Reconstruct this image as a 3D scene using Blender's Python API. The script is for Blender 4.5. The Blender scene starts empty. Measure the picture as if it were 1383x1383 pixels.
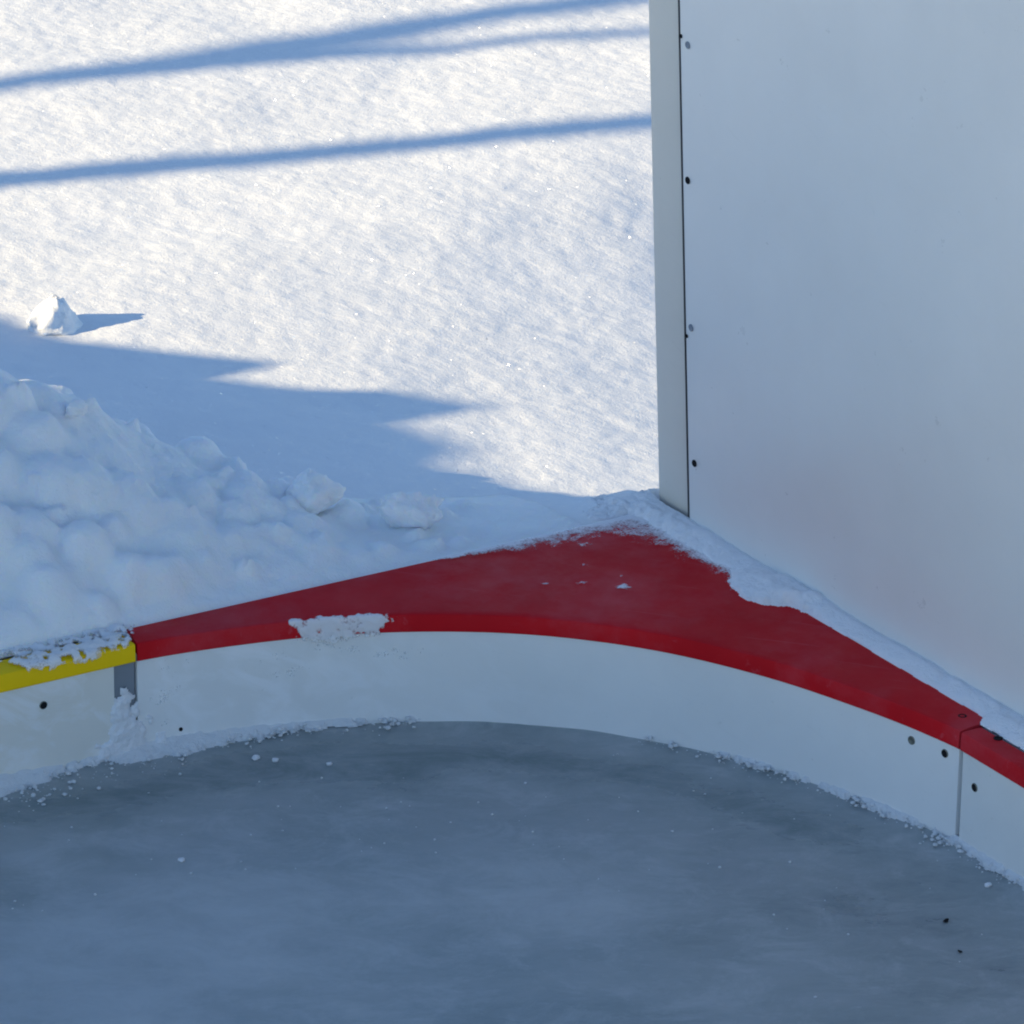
import bpy, bmesh, math, random
import numpy as np
from mathutils import Vector, Matrix, noise as mn

random.seed(7); np.random.seed(7)
scene = bpy.context.scene
C = scene.collection
R = math.radians

# ------------------------------------------------------------------ camera
H = 0.2341            # top of the board caps above the ice
T = 0.0366            # depth of the cap's lip
PIT, ROL, YAW = 0.3857, 0.01473, 0.56616
fw = Vector((math.cos(PIT)*math.sin(YAW), math.cos(PIT)*math.cos(YAW), -math.sin(PIT)))
rt = Vector((math.cos(YAW), -math.sin(YAW), 0))
up = rt.cross(fw)
r2 = rt*math.cos(ROL) + up*math.sin(ROL)
u2 = -rt*math.sin(ROL) + up*math.cos(ROL)
cd = bpy.data.cameras.new('camera'); cam = bpy.data.objects.new('camera', cd); C.objects.link(cam)
M = Matrix((r2, u2, -fw)).transposed().to_4x4(); M.translation = Vector((-5.68115, -8.45221, 4.36695))
cam.matrix_world = M
cd.sensor_width = 36; cd.lens = 36*5.2582; cd.clip_start = 0.1; cd.clip_end = 500
scene.camera = cam

# ------------------------------------------------------------------ light
SUN_EL = R(18)
SX, SY = 0.968, -0.251                      # the way the light travels, seen from above
sunvec = Vector((SX*math.cos(SUN_EL), SY*math.cos(SUN_EL), -math.sin(SUN_EL))).normalized()
TE = math.tan(SUN_EL)
w = bpy.data.worlds.new('World'); scene.world = w; w.use_nodes = True
nt = w.node_tree; bg = nt.nodes['Background']
sky = nt.nodes.new('ShaderNodeTexSky'); sky.sky_type = 'NISHITA'; sky.sun_disc = False
sky.sun_elevation = SUN_EL; sky.sun_rotation = math.atan2(-SX, -SY) % (2*math.pi)
sky.altitude = 300; sky.air_density = 1.0; sky.dust_density = 0.2; sky.ozone_density = 3.0
nt.links.new(sky.outputs[0], bg.inputs[0]); bg.inputs[1].default_value = 0.11
sl = bpy.data.lights.new('sun', 'SUN'); sl.energy = 4.2; sl.angle = R(0.55); sl.color = (1.0, 0.81, 0.48)
so = bpy.data.objects.new('sun', sl); C.objects.link(so); so.location = (-6, 3, 8)
so.rotation_euler = sunvec.to_track_quat('-Z', 'Y').to_euler()
scene.view_settings.view_transform = 'Standard'; scene.view_settings.look = 'None'
scene.view_settings.exposure = 1.0; scene.view_settings.gamma = 1.0
scene.view_settings.use_curve_mapping = False
scene.cycles.use_denoising = True
scene.cycles.max_bounces = 5; scene.cycles.diffuse_bounces = 4; scene.cycles.glossy_bounces = 2
scene.cycles.pixel_filter_type = 'BLACKMAN_HARRIS'; scene.cycles.filter_width = 2.0

# ------------------------------------------------------------------ materials
def mat(name):
    m = bpy.data.materials.new(name); m.use_nodes = True
    t = m.node_tree; return m, t, t.nodes['Principled BSDF'], t.nodes, t.links
def tex(n, l, kind, scale, detail=3, rough=.55, vec=None, **kw):
    x = n.new(kind); x.inputs['Scale'].default_value = scale
    if kind == 'ShaderNodeTexNoise':
        x.inputs['Detail'].default_value = detail; x.inputs['Roughness'].default_value = rough
    if vec is not None: l.new(vec, x.inputs['Vector'])
    return x
def coords(n, l, scale=(1,1,1), rot=(0,0,0)):
    tc = n.new('ShaderNodeTexCoord'); mp = n.new('ShaderNodeMapping')
    if any(rot): mp.vector_type = 'TEXTURE'; scale = tuple(1/k for k in scale)
    mp.inputs['Scale'].default_value = scale; mp.inputs['Rotation'].default_value = rot
    l.new(tc.outputs['Object'], mp.inputs['Vector']); return mp.outputs[0]
def ramp(n, l, src, stops):
    r = n.new('ShaderNodeValToRGB'); e = r.color_ramp.elements
    while len(e) < len(stops): e.new(.5)
    for k, (p, c) in enumerate(stops):
        e[k].position = p; e[k].color = (c, c, c, 1) if not isinstance(c, tuple) else (*c, 1)
    l.new(src, r.inputs[0]); return r.outputs[0]
def mix(n, l, fac, a, b):
    x = n.new('ShaderNodeMix'); x.data_type = 'RGBA'
    for s, v in ((x.inputs[6], a), (x.inputs[7], b)):
        if isinstance(v, tuple): s.default_value = (*v, 1)
        else: l.new(v, s)
    if isinstance(fac, float): x.inputs[0].default_value = fac
    else: l.new(fac, x.inputs[0])
    return x.outputs[2]
def math_n(n, l, op, a, b=None):
    x = n.new('ShaderNodeMath'); x.operation = op
    for i, v in enumerate((a, b)):
        if v is None: continue
        if isinstance(v, (int, float)): x.inputs[i].default_value = v
        else: l.new(v, x.inputs[i])
    return x.outputs[0]
def bump(n, l, h, strength, dist, prev=None):
    b = n.new('ShaderNodeBump'); b.inputs['Strength'].default_value = strength
    b.inputs['Distance'].default_value = dist; l.new(h, b.inputs['Height'])
    if prev is not None: l.new(prev, b.inputs['Normal'])
    return b.outputs[0]

def snow_mat(name, grain, streak, sparkle, lump=.0, col=(.90, .91, .93), sss=0):
    m, t, p, n, l = mat(name)
    if sss:
        p.inputs['Subsurface Weight'].default_value = sss; p.inputs['Subsurface Radius'].default_value = (.7, .9, 1.3); p.inputs['Subsurface Scale'].default_value = .02
    c = coords(n, l); cs = coords(n, l, (.78, 1.15, 1), (0, 0, R(-66)))
    p.inputs['Roughness'].default_value = .85
    p.inputs['Specular IOR Level'].default_value = .12
    big = tex(n, l, 'ShaderNodeTexNoise', 2.2, 4, .6, c)
    l.new(mix(n, l, ramp(n, l, big.outputs[0], [(.3, 0.), (.7, 1.)]), tuple(x*.965 for x in col), col), p.inputs['Base Color'])
    nb = None
    if lump: nb = bump(n, l, tex(n, l, 'ShaderNodeTexNoise', 38, 4, .6, c).outputs[0], lump, .02, nb)
    nb = bump(n, l, tex(n, l, 'ShaderNodeTexNoise', 34, 6, .68, cs).outputs[0], streak, .019, nb)
    nb = bump(n, l, tex(n, l, 'ShaderNodeTexNoise', 230, 3, .7, c).outputs[0], grain, .004, nb)
    l.new(nb, p.inputs['Normal'])
    if sparkle:
        v = n.new('ShaderNodeTexVoronoi'); v.inputs['Scale'].default_value = 330; l.new(c, v.inputs['Vector'])
        wn = n.new('ShaderNodeTexWhiteNoise'); l.new(v.outputs['Position'], wn.inputs['Vector'])
        sub = n.new('ShaderNodeVectorMath'); sub.operation = 'SUBTRACT'; l.new(wn.outputs['Color'], sub.inputs[0]); sub.inputs[1].default_value = (.5, .5, .5)
        sc_ = n.new('ShaderNodeVectorMath'); sc_.operation = 'SCALE'; l.new(sub.outputs[0], sc_.inputs[0]); sc_.inputs['Scale'].default_value = 2.6
        g = n.new('ShaderNodeNewGeometry')
        ad = n.new('ShaderNodeVectorMath'); ad.operation = 'ADD'; l.new(g.outputs['Normal'], ad.inputs[0]); l.new(sc_.outputs[0], ad.inputs[1])
        nm = n.new('ShaderNodeVectorMath'); nm.operation = 'NORMALIZE'; l.new(ad.outputs[0], nm.inputs[0])
        gl = n.new('ShaderNodeBsdfGlossy'); gl.inputs['Roughness'].default_value = .28; l.new(nm.outputs[0], gl.inputs['Normal'])
        gl.inputs['Color'].default_value = (.95, .96, 1, 1)
        wv = n.new('ShaderNodeTexWhiteNoise'); wv.noise_dimensions = '4D'; l.new(v.outputs['Position'], wv.inputs['Vector']); wv.inputs['W'].default_value = 3.1
        msk = math_n(n, l, 'MULTIPLY', math_n(n, l, 'GREATER_THAN', wv.outputs['Value'], 1-sparkle), .5)
        mx = n.new('ShaderNodeMixShader'); l.new(msk, mx.inputs[0]); l.new(p.outputs[0], mx.inputs[1]); l.new(gl.outputs[0], mx.inputs[2])
        l.new(mx.outputs[0], n['Material Output'].inputs['Surface'])
    return m
M_field = snow_mat('snow_field', .34, .24, .022)
M_heap = snow_mat('snow_heap', .4, .3, 0, .35, (.91, .94, .985), .7)
M_crumb = snow_mat('snow_icy', .6, .3, 0, .3, (.75, .77, .79))
M_frost = snow_mat('snow_frost', .6, .3, 0, .3, (.86, .87, .90))

def film_mat():
    m, t, p, n, l = mat('frost_film')
    c = coords(n, l); p.inputs['Base Color'].default_value = (.88, .89, .92, 1); p.inputs['Roughness'].default_value = .8
    p.inputs['Specular IOR Level'].default_value = .1
    a = n.new('ShaderNodeAttribute'); a.attribute_name = 'cover'
    g1 = tex(n, l, 'ShaderNodeTexNoise', 210, 4, .7, c); g2 = tex(n, l, 'ShaderNodeTexNoise', 34, 4, .65, c)
    v = math_n(n, l, 'ADD', math_n(n, l, 'MULTIPLY', g1.outputs[0], .9), math_n(n, l, 'MULTIPLY', g2.outputs[0], .9))
    v = math_n(n, l, 'ADD', math_n(n, l, 'SUBTRACT', v, .84), math_n(n, l, 'MULTIPLY', math_n(n, l, 'SUBTRACT', a.outputs['Fac'], .5), .75))
    f = ramp(n, l, v, [(0, 0.), (.10, .35), (.34, .85)])
    f = math_n(n, l, 'MULTIPLY', f, ramp(n, l, a.outputs['Fac'], [(0, 0.), (.12, 1.)]))
    tr = n.new('ShaderNodeBsdfTransparent'); mx = n.new('ShaderNodeMixShader')
    l.new(f, mx.inputs[0]); l.new(tr.outputs[0], mx.inputs[1]); l.new(p.outputs[0], mx.inputs[2])
    l.new(mx.outputs[0], n['Material Output'].inputs['Surface']); return m
M_film = film_mat()

def plastic(name, base, rough=.38, var=.06, smear=None, spec=.5, dirt=None, coat=0, haze=None):
    m, t, p, n, l = mat(name)
    c = coords(n, l)
    a = tex(n, l, 'ShaderNodeTexNoise', 3.2, 5, .6, c)
    col = mix(n, l, ramp(n, l, a.outputs[0], [(.3, 0.), (.7, 1.)]), tuple(x*(1-var) for x in base), tuple(min(1, x*(1+var)) for x in base))
    rr = ramp(n, l, tex(n, l, 'ShaderNodeTexNoise', 14, 5, .7, c).outputs[0], [(.3, rough*.8), (.75, min(1, rough*1.35))])
    if dirt:                                    # thin scuffs and grime specks
        f = tex(n, l, 'ShaderNodeTexNoise', 60, 4, .75, c)
        col = mix(n, l, ramp(n, l, f.outputs[0], [(.66, 0.), (.8, dirt)]), col, (.20, .19, .17))
        cs = coords(n, l, (1, 1, 14), (R(20), 0, 0))
        f2 = tex(n, l, 'ShaderNodeTexNoise', 9, 3, .6, cs)
        col = mix(n, l, ramp(n, l, f2.outputs[0], [(.62, 0.), (.8, dirt*.6)]), col, tuple(x*.75 for x in base))
    if haze:
        hz = tex(n, l, 'ShaderNodeTexNoise', 5.5, 7, .72, c)
        col = mix(n, l, ramp(n, l, hz.outputs[0], [(.46, 0.), (.72, haze[0])]), col, haze[1])
        sc2 = tex(n, l, 'ShaderNodeTexNoise', 30, 3, .6, coords(n, l, (.12, 3, 1), (0, 0, R(-50))))
        col = mix(n, l, ramp(n, l, sc2.outputs[0], [(.64, 0.), (.72, haze[0])]), col, haze[1])
    nb = bump(n, l, tex(n, l, 'ShaderNodeTexNoise', 2.4, 2, .5, c).outputs[0], .25, .02)
    nb = bump(n, l, tex(n, l, 'ShaderNodeTexNoise', 420, 2, .5, c).outputs[0], .12, .0015, nb)
    if smear:                                   # powder snow stuck to the face
        cc = coords(n, l, (1.0, 1.0, 2.0), (0, R(25), 0))
        s1 = tex(n, l, 'ShaderNodeTexNoise', 7.5, 6, .68, cc)
        s1.inputs['Distortion'].default_value = .8
        sx = n.new('ShaderNodeSeparateXYZ'); l.new(n.new('ShaderNodeTexCoord').outputs['Object'], sx.inputs[0])
        ext = ramp(n, l, math_n(n, l, 'MULTIPLY_ADD', sx.outputs[0], 1.0), [(0, 1.), (1, 1.)])
        mr = n.new('ShaderNodeMapRange'); mr.inputs['From Min'].default_value = smear[0]; mr.inputs['From Max'].default_value = smear[1]
        mr.inputs['To Min'].default_value = 1; mr.inputs['To Max'].default_value = 0; l.new(sx.outputs[0], mr.inputs['Value'])
        msk = math_n(n, l, 'MULTIPLY', ramp(n, l, s1.outputs[0], [(.47, 0.), (.62, smear[2])]), mr.outputs[0])
        col = mix(n, l, msk, col, (.93, .94, .96))
        rr = math_n(n, l, 'ADD', rr, math_n(n, l, 'MULTIPLY', msk, .4))
    l.new(col, p.inputs['Base Color']); l.new(rr, p.inputs['Roughness']); l.new(nb, p.inputs['Normal'])
    p.inputs['Specular IOR Level'].default_value = spec
    p.inputs['Coat Weight'].default_value = coat
    return m
M_board = plastic('board_white', (.83, .835, .83), .42, .04, (-1.0, -.35, .75), dirt=.25)
M_board_l = plastic('board_white_worn', (.82, .80, .74), .5, .05, (-1.0, -.9, .55), dirt=.5)
M_board_r = plastic('board_white_right', (.80, .80, .78), .45, .05, dirt=.45)
M_panel = plastic('panel_white', (.79, .795, .785), .33, .03, dirt=.22)
M_post = plastic('post_paint', (.72, .68, .61), .5, .03, dirt=.5)
M_red = plastic('cap_red', (.57, .009, .016), .5, .10, spec=.075, haze=(.22, (.62, .16, .20)))
M_yel = plastic('cap_yellow', (1.0, .63, .004), .5, .04, spec=.15)
M_grey = plastic('joint_grey', (.24, .27, .31), .5, .06)
M_dark = plastic('dark_gap', (.016, .016, .018), .8, .1, spec=.1)
M_shade = plastic('shade_line', (.07, .07, .075), .8, .3, spec=.1)  # dark colour standing in for a shadowed gap
M_steel = plastic('screw_steel', (.22, .22, .19), .5, .1); M_steel.node_tree.nodes['Principled BSDF'].inputs['Metallic'].default_value = .8
M_blue = plastic('screw_zinc', (.20, .24, .30), .4, .1)
M_bark = plastic('bark', (.10, .075, .055), .9, .3, spec=.1)
M_leaf = plastic('needles', (.035, .055, .03), .8, .3, spec=.2)

def ice_mat():
    m, t, p, n, l = mat('ice')
    c = coords(n, l); cs = coords(n, l, (.5, 1, 1), (0, 0, R(-32)))
    at = n.new('ShaderNodeAttribute'); at.attribute_name = 'reflband_frost'
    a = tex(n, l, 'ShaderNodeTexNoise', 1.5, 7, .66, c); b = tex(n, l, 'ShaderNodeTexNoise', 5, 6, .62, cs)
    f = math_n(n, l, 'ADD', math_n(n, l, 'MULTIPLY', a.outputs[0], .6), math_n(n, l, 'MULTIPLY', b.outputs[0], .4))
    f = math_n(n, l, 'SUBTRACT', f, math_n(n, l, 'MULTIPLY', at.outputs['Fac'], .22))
    fr = ramp(n, l, f, [(.30, 0.), (.50, .45), (.70, 1.)])          # bare ice to frosty snow-ice; reflection band painted at the dark end
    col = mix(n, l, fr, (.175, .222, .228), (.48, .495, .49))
    md = tex(n, l, 'ShaderNodeTexNoise', 11, 8, .76, cs); md.inputs['Distortion'].default_value = .6
    col = mix(n, l, ramp(n, l, md.outputs[0], [(.40, 0.), (.66, .55)]), col, (.42, .44, .45))
    m2 = tex(n, l, 'ShaderNodeTexNoise', 8, 9, .78, coords(n, l, (.75, 1, 1), (0, 0, R(-32)))); m2.inputs['Distortion'].default_value = .5
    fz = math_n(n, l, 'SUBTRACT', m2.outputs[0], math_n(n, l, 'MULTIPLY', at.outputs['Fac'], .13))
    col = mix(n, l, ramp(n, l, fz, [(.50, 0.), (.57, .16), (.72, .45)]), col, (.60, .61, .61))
    sp = tex(n, l, 'ShaderNodeTexNoise', 55, 4, .7, cs)
    col = mix(n, l, ramp(n, l, sp.outputs[0], [(.6, 0.), (.78, .35)]), col, (.55, .58, .62))
    l.new(col, p.inputs['Base Color'])
    l.new(ramp(n, l, fr, [(0, .22), (1, .5)]), p.inputs['Roughness'])
    p.inputs['IOR'].default_value = 1.31
    nb = bump(n, l, a.outputs[0], .3, .02)
    nb = bump(n, l, b.outputs[0], .18, .006, nb)
    nb = bump(n, l, tex(n, l, 'ShaderNodeTexNoise', 160, 3, .6, c).outputs[0], .25, .0015, nb)
    l.new(nb, p.inputs['Normal'])
    return m
M_ice = ice_mat()

# ------------------------------------------------------------------ mesh helpers
def link(name, me, m, parent=None, smooth=True):
    o = bpy.data.objects.new(name, me); C.objects.link(o)
    if m is not None and not me.materials: me.materials.append(m)
    if smooth: me.polygons.foreach_set('use_smooth', [True]*len(me.polygons))
    if parent: o.parent = parent
    return o
def pyd(name, v, f, m, parent=None, smooth=True):
    me = bpy.data.meshes.new(name); me.from_pydata([tuple(map(float, q)) for q in v], [], [tuple(map(int, q)) for q in f]); me.update()
    return link(name, me, m, parent, smooth)
def tag(o, label=None, cat=None, group=None, kind=None):
    for k, v in (('label', label), ('category', cat), ('group', group), ('kind', kind)):
        if v: o[k] = v
    return o
def thing(name, label, cat, loc=(0, 0, 0), group=None):
    o = bpy.data.objects.new(name, None); C.objects.link(o); o.location = loc; o.empty_display_size = .1
    return tag(o, label, cat, group)
def rel(o, root):                           # parent keeping world coordinates
    o.parent = root; o.matrix_parent_inverse = Matrix.Translation(-Vector(root.location)); return o

def vnoise(x, y, seed=0):
    x = np.asarray(x, float); y = np.asarray(y, float)
    xi = np.floor(x).astype(np.int64); yi = np.floor(y).astype(np.int64); fx = x-xi; fy = y-yi
    fx = fx*fx*fx*(fx*(fx*6-15)+10); fy = fy*fy*fy*(fy*(fy*6-15)+10)
    def hsh(a, b):
        h = (a*374761393 + b*668265263 + seed*974634777) & 0xffffffff
        h = ((h ^ (h >> 13))*1274126177) & 0xffffffff
        h = ((h ^ (h >> 15))*2246822519) & 0xffffffff
        return ((h ^ (h >> 16)) & 0xffff)/65535.
    a = hsh(xi, yi); b = hsh(xi+1, yi); c = hsh(xi, yi+1); d = hsh(xi+1, yi+1)
    return (a*(1-fx)+b*fx)*(1-fy)+(c*(1-fx)+d*fx)*fy
def fbm(x, y, seed=0, octv=4, gain=.5):
    s = 0; a = 1; t = 0
    ca, sa = math.cos(.6), math.sin(.6)
    for k in range(octv):
        s = s+a*vnoise(x, y, seed+k*17); t += a; a *= gain
        x, y = (x*ca-y*sa)*2.03+3.1, (x*sa+y*ca)*2.03+1.7
    return s/t
def smooth(a, b, x):
    t = np.clip((x-a)/(b-a), 0, 1); return t*t*(3-2*t)

def grid_faces(nx, ny, keep=None):
    i, j = np.meshgrid(np.arange(nx-1), np.arange(ny-1), indexing='ij')
    a = i*ny+j; f = np.stack([a, a+ny, a+ny+1, a+1], -1).reshape(-1, 4)
    return f if keep is None else f[keep.reshape(-1)]

def patch(name, us, vs, hf, mp, m, parent=None, sub=-.0015, cov=None):
    """A layer of snow over a surface: hf(U,V) thickness (none where <= 0), mp(U,V,h) -> xyz."""
    U, V = np.meshgrid(us, vs, indexing='ij'); h = hf(U, V)
    k = h > 0
    keep = k[:-1, :-1] | k[1:, :-1] | k[:-1, 1:] | k[1:, 1:]
    X = mp(U, V, np.where(k, h, sub)); P = np.stack(X, -1).reshape(-1, 3)
    f = grid_faces(len(us), len(vs), keep)
    used = np.unique(f); re = np.full(len(P), -1); re[used] = np.arange(len(used))
    o = pyd(name, P[used], re[f], m, parent)
    if cov:
        at_ = o.data.attributes.new('cover', 'FLOAT', 'POINT'); at_.data.foreach_set('value', np.clip(h.reshape(-1)[used]/cov, 0, 1).astype(float).tolist())
    return o

def lump_mesh(name, r, seed, sub=3, amp=.3, scale=(1, 1, 1), freq=2.2, flat=None):
    bm = bmesh.new(); bmesh.ops.create_icosphere(bm, subdivisions=sub, radius=1)
    off = Vector((seed*3.7, seed*1.3, -seed*2.1))
    for v in bm.verts:
        d = 1+amp*(mn.fractal(v.co*freq+off, .8, 2.1, 4))
        q = v.co*d
        if flat is not None:
            cell = mn.cell_vector(v.co*1.3+off)
            q += (cell-Vector((.5, .5, .5)))*flat
        v.co = Vector((q.x*scale[0]*r, q.y*scale[1]*r, q.z*scale[2]*r))
    me = bpy.data.meshes.new(name); bm.to_mesh(me); bm.free(); return me

def block_mesh(name, r, seed, scale):
    rs = random.Random(seed); bm = bmesh.new()
    for k in range(16):
        q = Vector((rs.gauss(0, 1), rs.gauss(0, 1), rs.gauss(0, 1))).normalized()*rs.uniform(.8, 1.15); bm.verts.new(q)
    hull = bmesh.ops.convex_hull(bm, input=bm.verts[:])
    bmesh.ops.delete(bm, geom=list({v for v in hull['geom_interior'] if isinstance(v, bmesh.types.BMVert)}), context='VERTS')
    bmesh.ops.recalc_face_normals(bm, faces=bm.faces[:])
    for q in range(3): bmesh.ops.subdivide_edges(bm, edges=bm.edges[:], cuts=1, use_grid_fill=True, smooth=.12 if q == 0 else .08)
    off = Vector((seed*2.3, 1.1*seed, -seed))
    for v in bm.verts:
        d = 1+.20*mn.fractal(v.co*2.0+off, .6, 2.1, 5)+.05*mn.noise(v.co*8+off)
        v.co = Vector((v.co.x*d*scale[0]*r, v.co.y*d*scale[1]*r, v.co.z*d*scale[2]*r))
    me = bpy.data.meshes.new(name); bm.to_mesh(me); bm.free(); return me

# ------------------------------------------------------------------ the line of the boards
L = 1.2
AK = np.array([0, 5, 15, 28, 37, 50, 60, 80, 90.]); RK = np.array([1.122, 1.110, 1.095, 1.101, 1.112, 1.120, 1.118, 1.117, 1.130])
_a = np.linspace(0, 90, 181); _r = np.interp(_a, AK, RK)
for _ in range(60): _r[1:-1] = (_r[:-2]+2*_r[1:-1]+_r[2:])/4
def rad(deg): return np.interp(deg, _a, _r)
YL, XR = -(L-1.130), -(L-1.122)             # lip line of the straight boards
ARC = 1.745                                 # length given to the arc in the running coordinate
def run(s, d=0.0):
    """Running coordinate s along the lip line (0..ARC is the corner), d metres towards the ice."""
    s = np.asarray(s, float); d = np.asarray(d, float)+0*s
    ang = 90*(1-np.clip(s/ARC, 0, 1)); rr = rad(ang)-d; A = np.radians(ang)
    x = -L+rr*np.cos(A); y = -L+rr*np.sin(A)
    x = np.where(s < 0, -L+s, x); y = np.where(s < 0, YL-d, y)
    x = np.where(s > ARC, XR-d, x); y = np.where(s > ARC, -L-(s-ARC), y)
    return x, y

# ------------------------------------------------------------------ ground: one sheet of snow with the rink sunk into it
FZ = 0.204
RX0, RY0 = -3.9, -2.8                       # far sides of the rink
def axis(dense0, dense1, step, extra):
    a = list(np.arange(dense0, dense1+1e-6, step)); x = dense0; g = step
    while x > -70: g *= 1.22; x -= g; a.insert(0, x)
    x = dense1; g = step
    while x < 70: g *= 1.22; x += g; a.append(x)
    a = np.array(a)
    for e in extra: a = np.append(a[np.abs(a-e) > step*.35], e)
    return np.sort(a)
gx = axis(-1.6, 2.5, .0135, (RX0, RX0-.02, -.045, -.02)); gy = axis(-.1, 4.3, .0135, (RY0, RY0-.02, -.045, -.02))
GX, GY = np.meshgrid(gx, gy, indexing='ij')
def field_z(x, y):
    z = FZ+.035*(fbm(x*.55, y*.55, 3, 3)-.5)+.016*(fbm(x*2.2+5, y*2.2, 5, 4)-.5)
    xr, yr = x*.31-y*.95, x*.95+y*.31         # wind-blown ripples run aslant
    z += .0036*(fbm(xr*14, yr*19, 9, 4, .55)-.5)+.010*(fbm(x*3.7, y*3.7, 12, 2)-.5)
    z += .0045*(fbm(x*46, y*46, 21, 3, .6)-.5)
    a = x*SX+y*SY; s_ = x*.251+y*.968
    z += -.18*smooth(-.7, 1.7, a)*smooth(2.2, .8, s_-.5*a)*smooth(-1.5, 0, s_)
    return z
GZ = field_z(GX, GY)
de = np.maximum(GX, GY)                     # distance outside the two near sides of the rink
GZ = np.where((de > -.03), GZ*(1-np.exp(-np.maximum(de, 0)/.12))+(H-.012)*np.exp(-np.maximum(de, 0)/.12), GZ)
inside = (GX < -.03) & (GY < -.03) & (GX > RX0-.01) & (GY > RY0-.01)
GZ = np.where(inside, -.25, GZ)
g = pyd('snow_ground', np.stack([GX, GY, GZ], -1).reshape(-1, 3), grid_faces(len(gx), len(gy)), M_field)
tag(g, 'smooth wind-rippled snow field in sun and shade beyond the boards', kind='structure')

# ------------------------------------------------------------------ ice
ss = np.concatenate([np.linspace(RX0+L, -.05, 110), np.linspace(0, ARC, 220), np.linspace(ARC+.05, ARC+(-RY0-L), 120)])
dd = np.array([-.016, 0, .004, .009, .015, .022, .03, .042, .06, .085, .12, .16, .21, .27, .33, .4, .5])
S, D = np.meshgrid(ss, dd, indexing='ij'); X, Y = run(S, D)
Zi = .005*np.exp(-np.maximum(D, 0)/.012)*(.5+fbm(S*9, D*9, 4, 3)) 
Zi += .004*(fbm(X*2.5, Y*2.5, 8, 3)-.5)*smooth(.5, .3, D)
v = np.stack([X, Y, Zi], -1).reshape(-1, 3).tolist(); f = grid_faces(len(ss), len(dd)).tolist()
reflband_frost = (np.exp(-((D-.15)/.07)**2)*smooth(1.4, .4, np.abs(S-.55))+.8*np.exp(-((D-.09)/.05)**2)*smooth(-.1, -.5, S)).reshape(-1).tolist()  # dark band imitating the boards' reflection, painted into the ice colour
nb = len(v); last = [i*len(dd)+len(dd)-1 for i in range(len(ss))]
v.append([RX0, RY0, 0]); reflband_frost.append(0)
f = [list(q) for q in f]
# inner sheet as a fan of strips towards the far corner
K = 40
prev = last
for k in range(1, K+1):
    t_ = k/K; cur = []
    for i, vi in enumerate(last):
        p0 = v[vi]; cur.append(len(v)); v.append([p0[0]+(RX0-p0[0])*t_, p0[1]+(RY0-p0[1])*t_, p0[2]*(1-t_)]); reflband_frost.append(0)
    for i in range(len(last)-1): f.append([prev[i], cur[i], cur[i+1], prev[i+1]])
    prev = cur
reflband_frost = [c-1.1*math.exp(-(((q[0]+1.65)*.9-(q[1]+.75)*.3)/.42)**2-((q[1]+.85)/.30)**2)-.45*math.exp(-((q[0]+.95)/.35)**2-((q[1]+1.0)/.2)**2) for c, q in zip(reflband_frost, v)]
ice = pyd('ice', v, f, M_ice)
at = ice.data.attributes.new('reflband_frost', 'FLOAT', 'POINT'); at.data.foreach_set('value', reflband_frost)
bm = bmesh.new(); bm.from_mesh(ice.data); bmesh.ops.remove_doubles(bm, verts=bm.verts, dist=1e-5); bmesh.ops.recalc_face_normals(bm, faces=bm.faces)
if sum(q.normal.z*q.calc_area() for q in bm.faces) < 0: bmesh.ops.reverse_faces(bm, faces=bm.faces)
bm.to_mesh(ice.data); bm.free()
tag(ice, 'scuffed blue grey ice surface inside the boards', kind='structure')

# ------------------------------------------------------------------ boards
def sweep(name, ss, prof, m, root, closed=True):
    """prof: list of (d, z) pairs; swept along the board line, ends capped."""
    ss = np.asarray(ss); n = len(prof); v = []
    for d, z in prof:
        x, y = run(ss, d); v.append(np.stack([x, y, 0*x+z], -1))
    v = np.stack(v, 1).reshape(-1, 3)
    f = []
    for i in range(len(ss)-1):
        for k in range(n if closed else n-1):
            k2 = (k+1) % n; f.append((i*n+k, (i+1)*n+k, (i+1)*n+k2, i*n+k2))
    f.append(tuple(range(n-1, -1, -1))); f.append(tuple((len(ss)-1)*n+k for k in range(n)))
    me = bpy.data.meshes.new(name); me.from_pydata(v.tolist(), [], f); me.update()
    bm = bmesh.new(); bm.from_mesh(me); bmesh.ops.recalc_face_normals(bm, faces=bm.faces); bm.to_mesh(me); bm.free()
    o = link(name, me, m, None, False); rel(o, root); shade_auto(o); return o
def shade_auto(o, ang=35):
    me = o.data; me.polygons.foreach_set('use_smooth', [True]*len(me.polygons))
    bm = bmesh.new(); bm.from_mesh(me)
    for e in bm.edges:
        e.smooth = not (len(e.link_faces) == 2 and e.calc_face_angle(0) > R(ang))
    bm.to_mesh(me); bm.free()
def face_prof(d0=-.016, d1=-.004, z0=-.06, z1=H-T+.012):
    b = .002
    return [(d0, z0), (d1, z0), (d1, z1-b), (d1-b, z1), (d0, z1)]
def cap_prof(wd):
    b = .0045
    return [(-wd, H-T), (-wd, H-b), (-wd+b, H), (-b-.001, H), (-.0022, H-.0012), (-.0006, H-.0036), (.001, H-T+.002), (-.0005, H-T), (-.012, H-T)]

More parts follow.
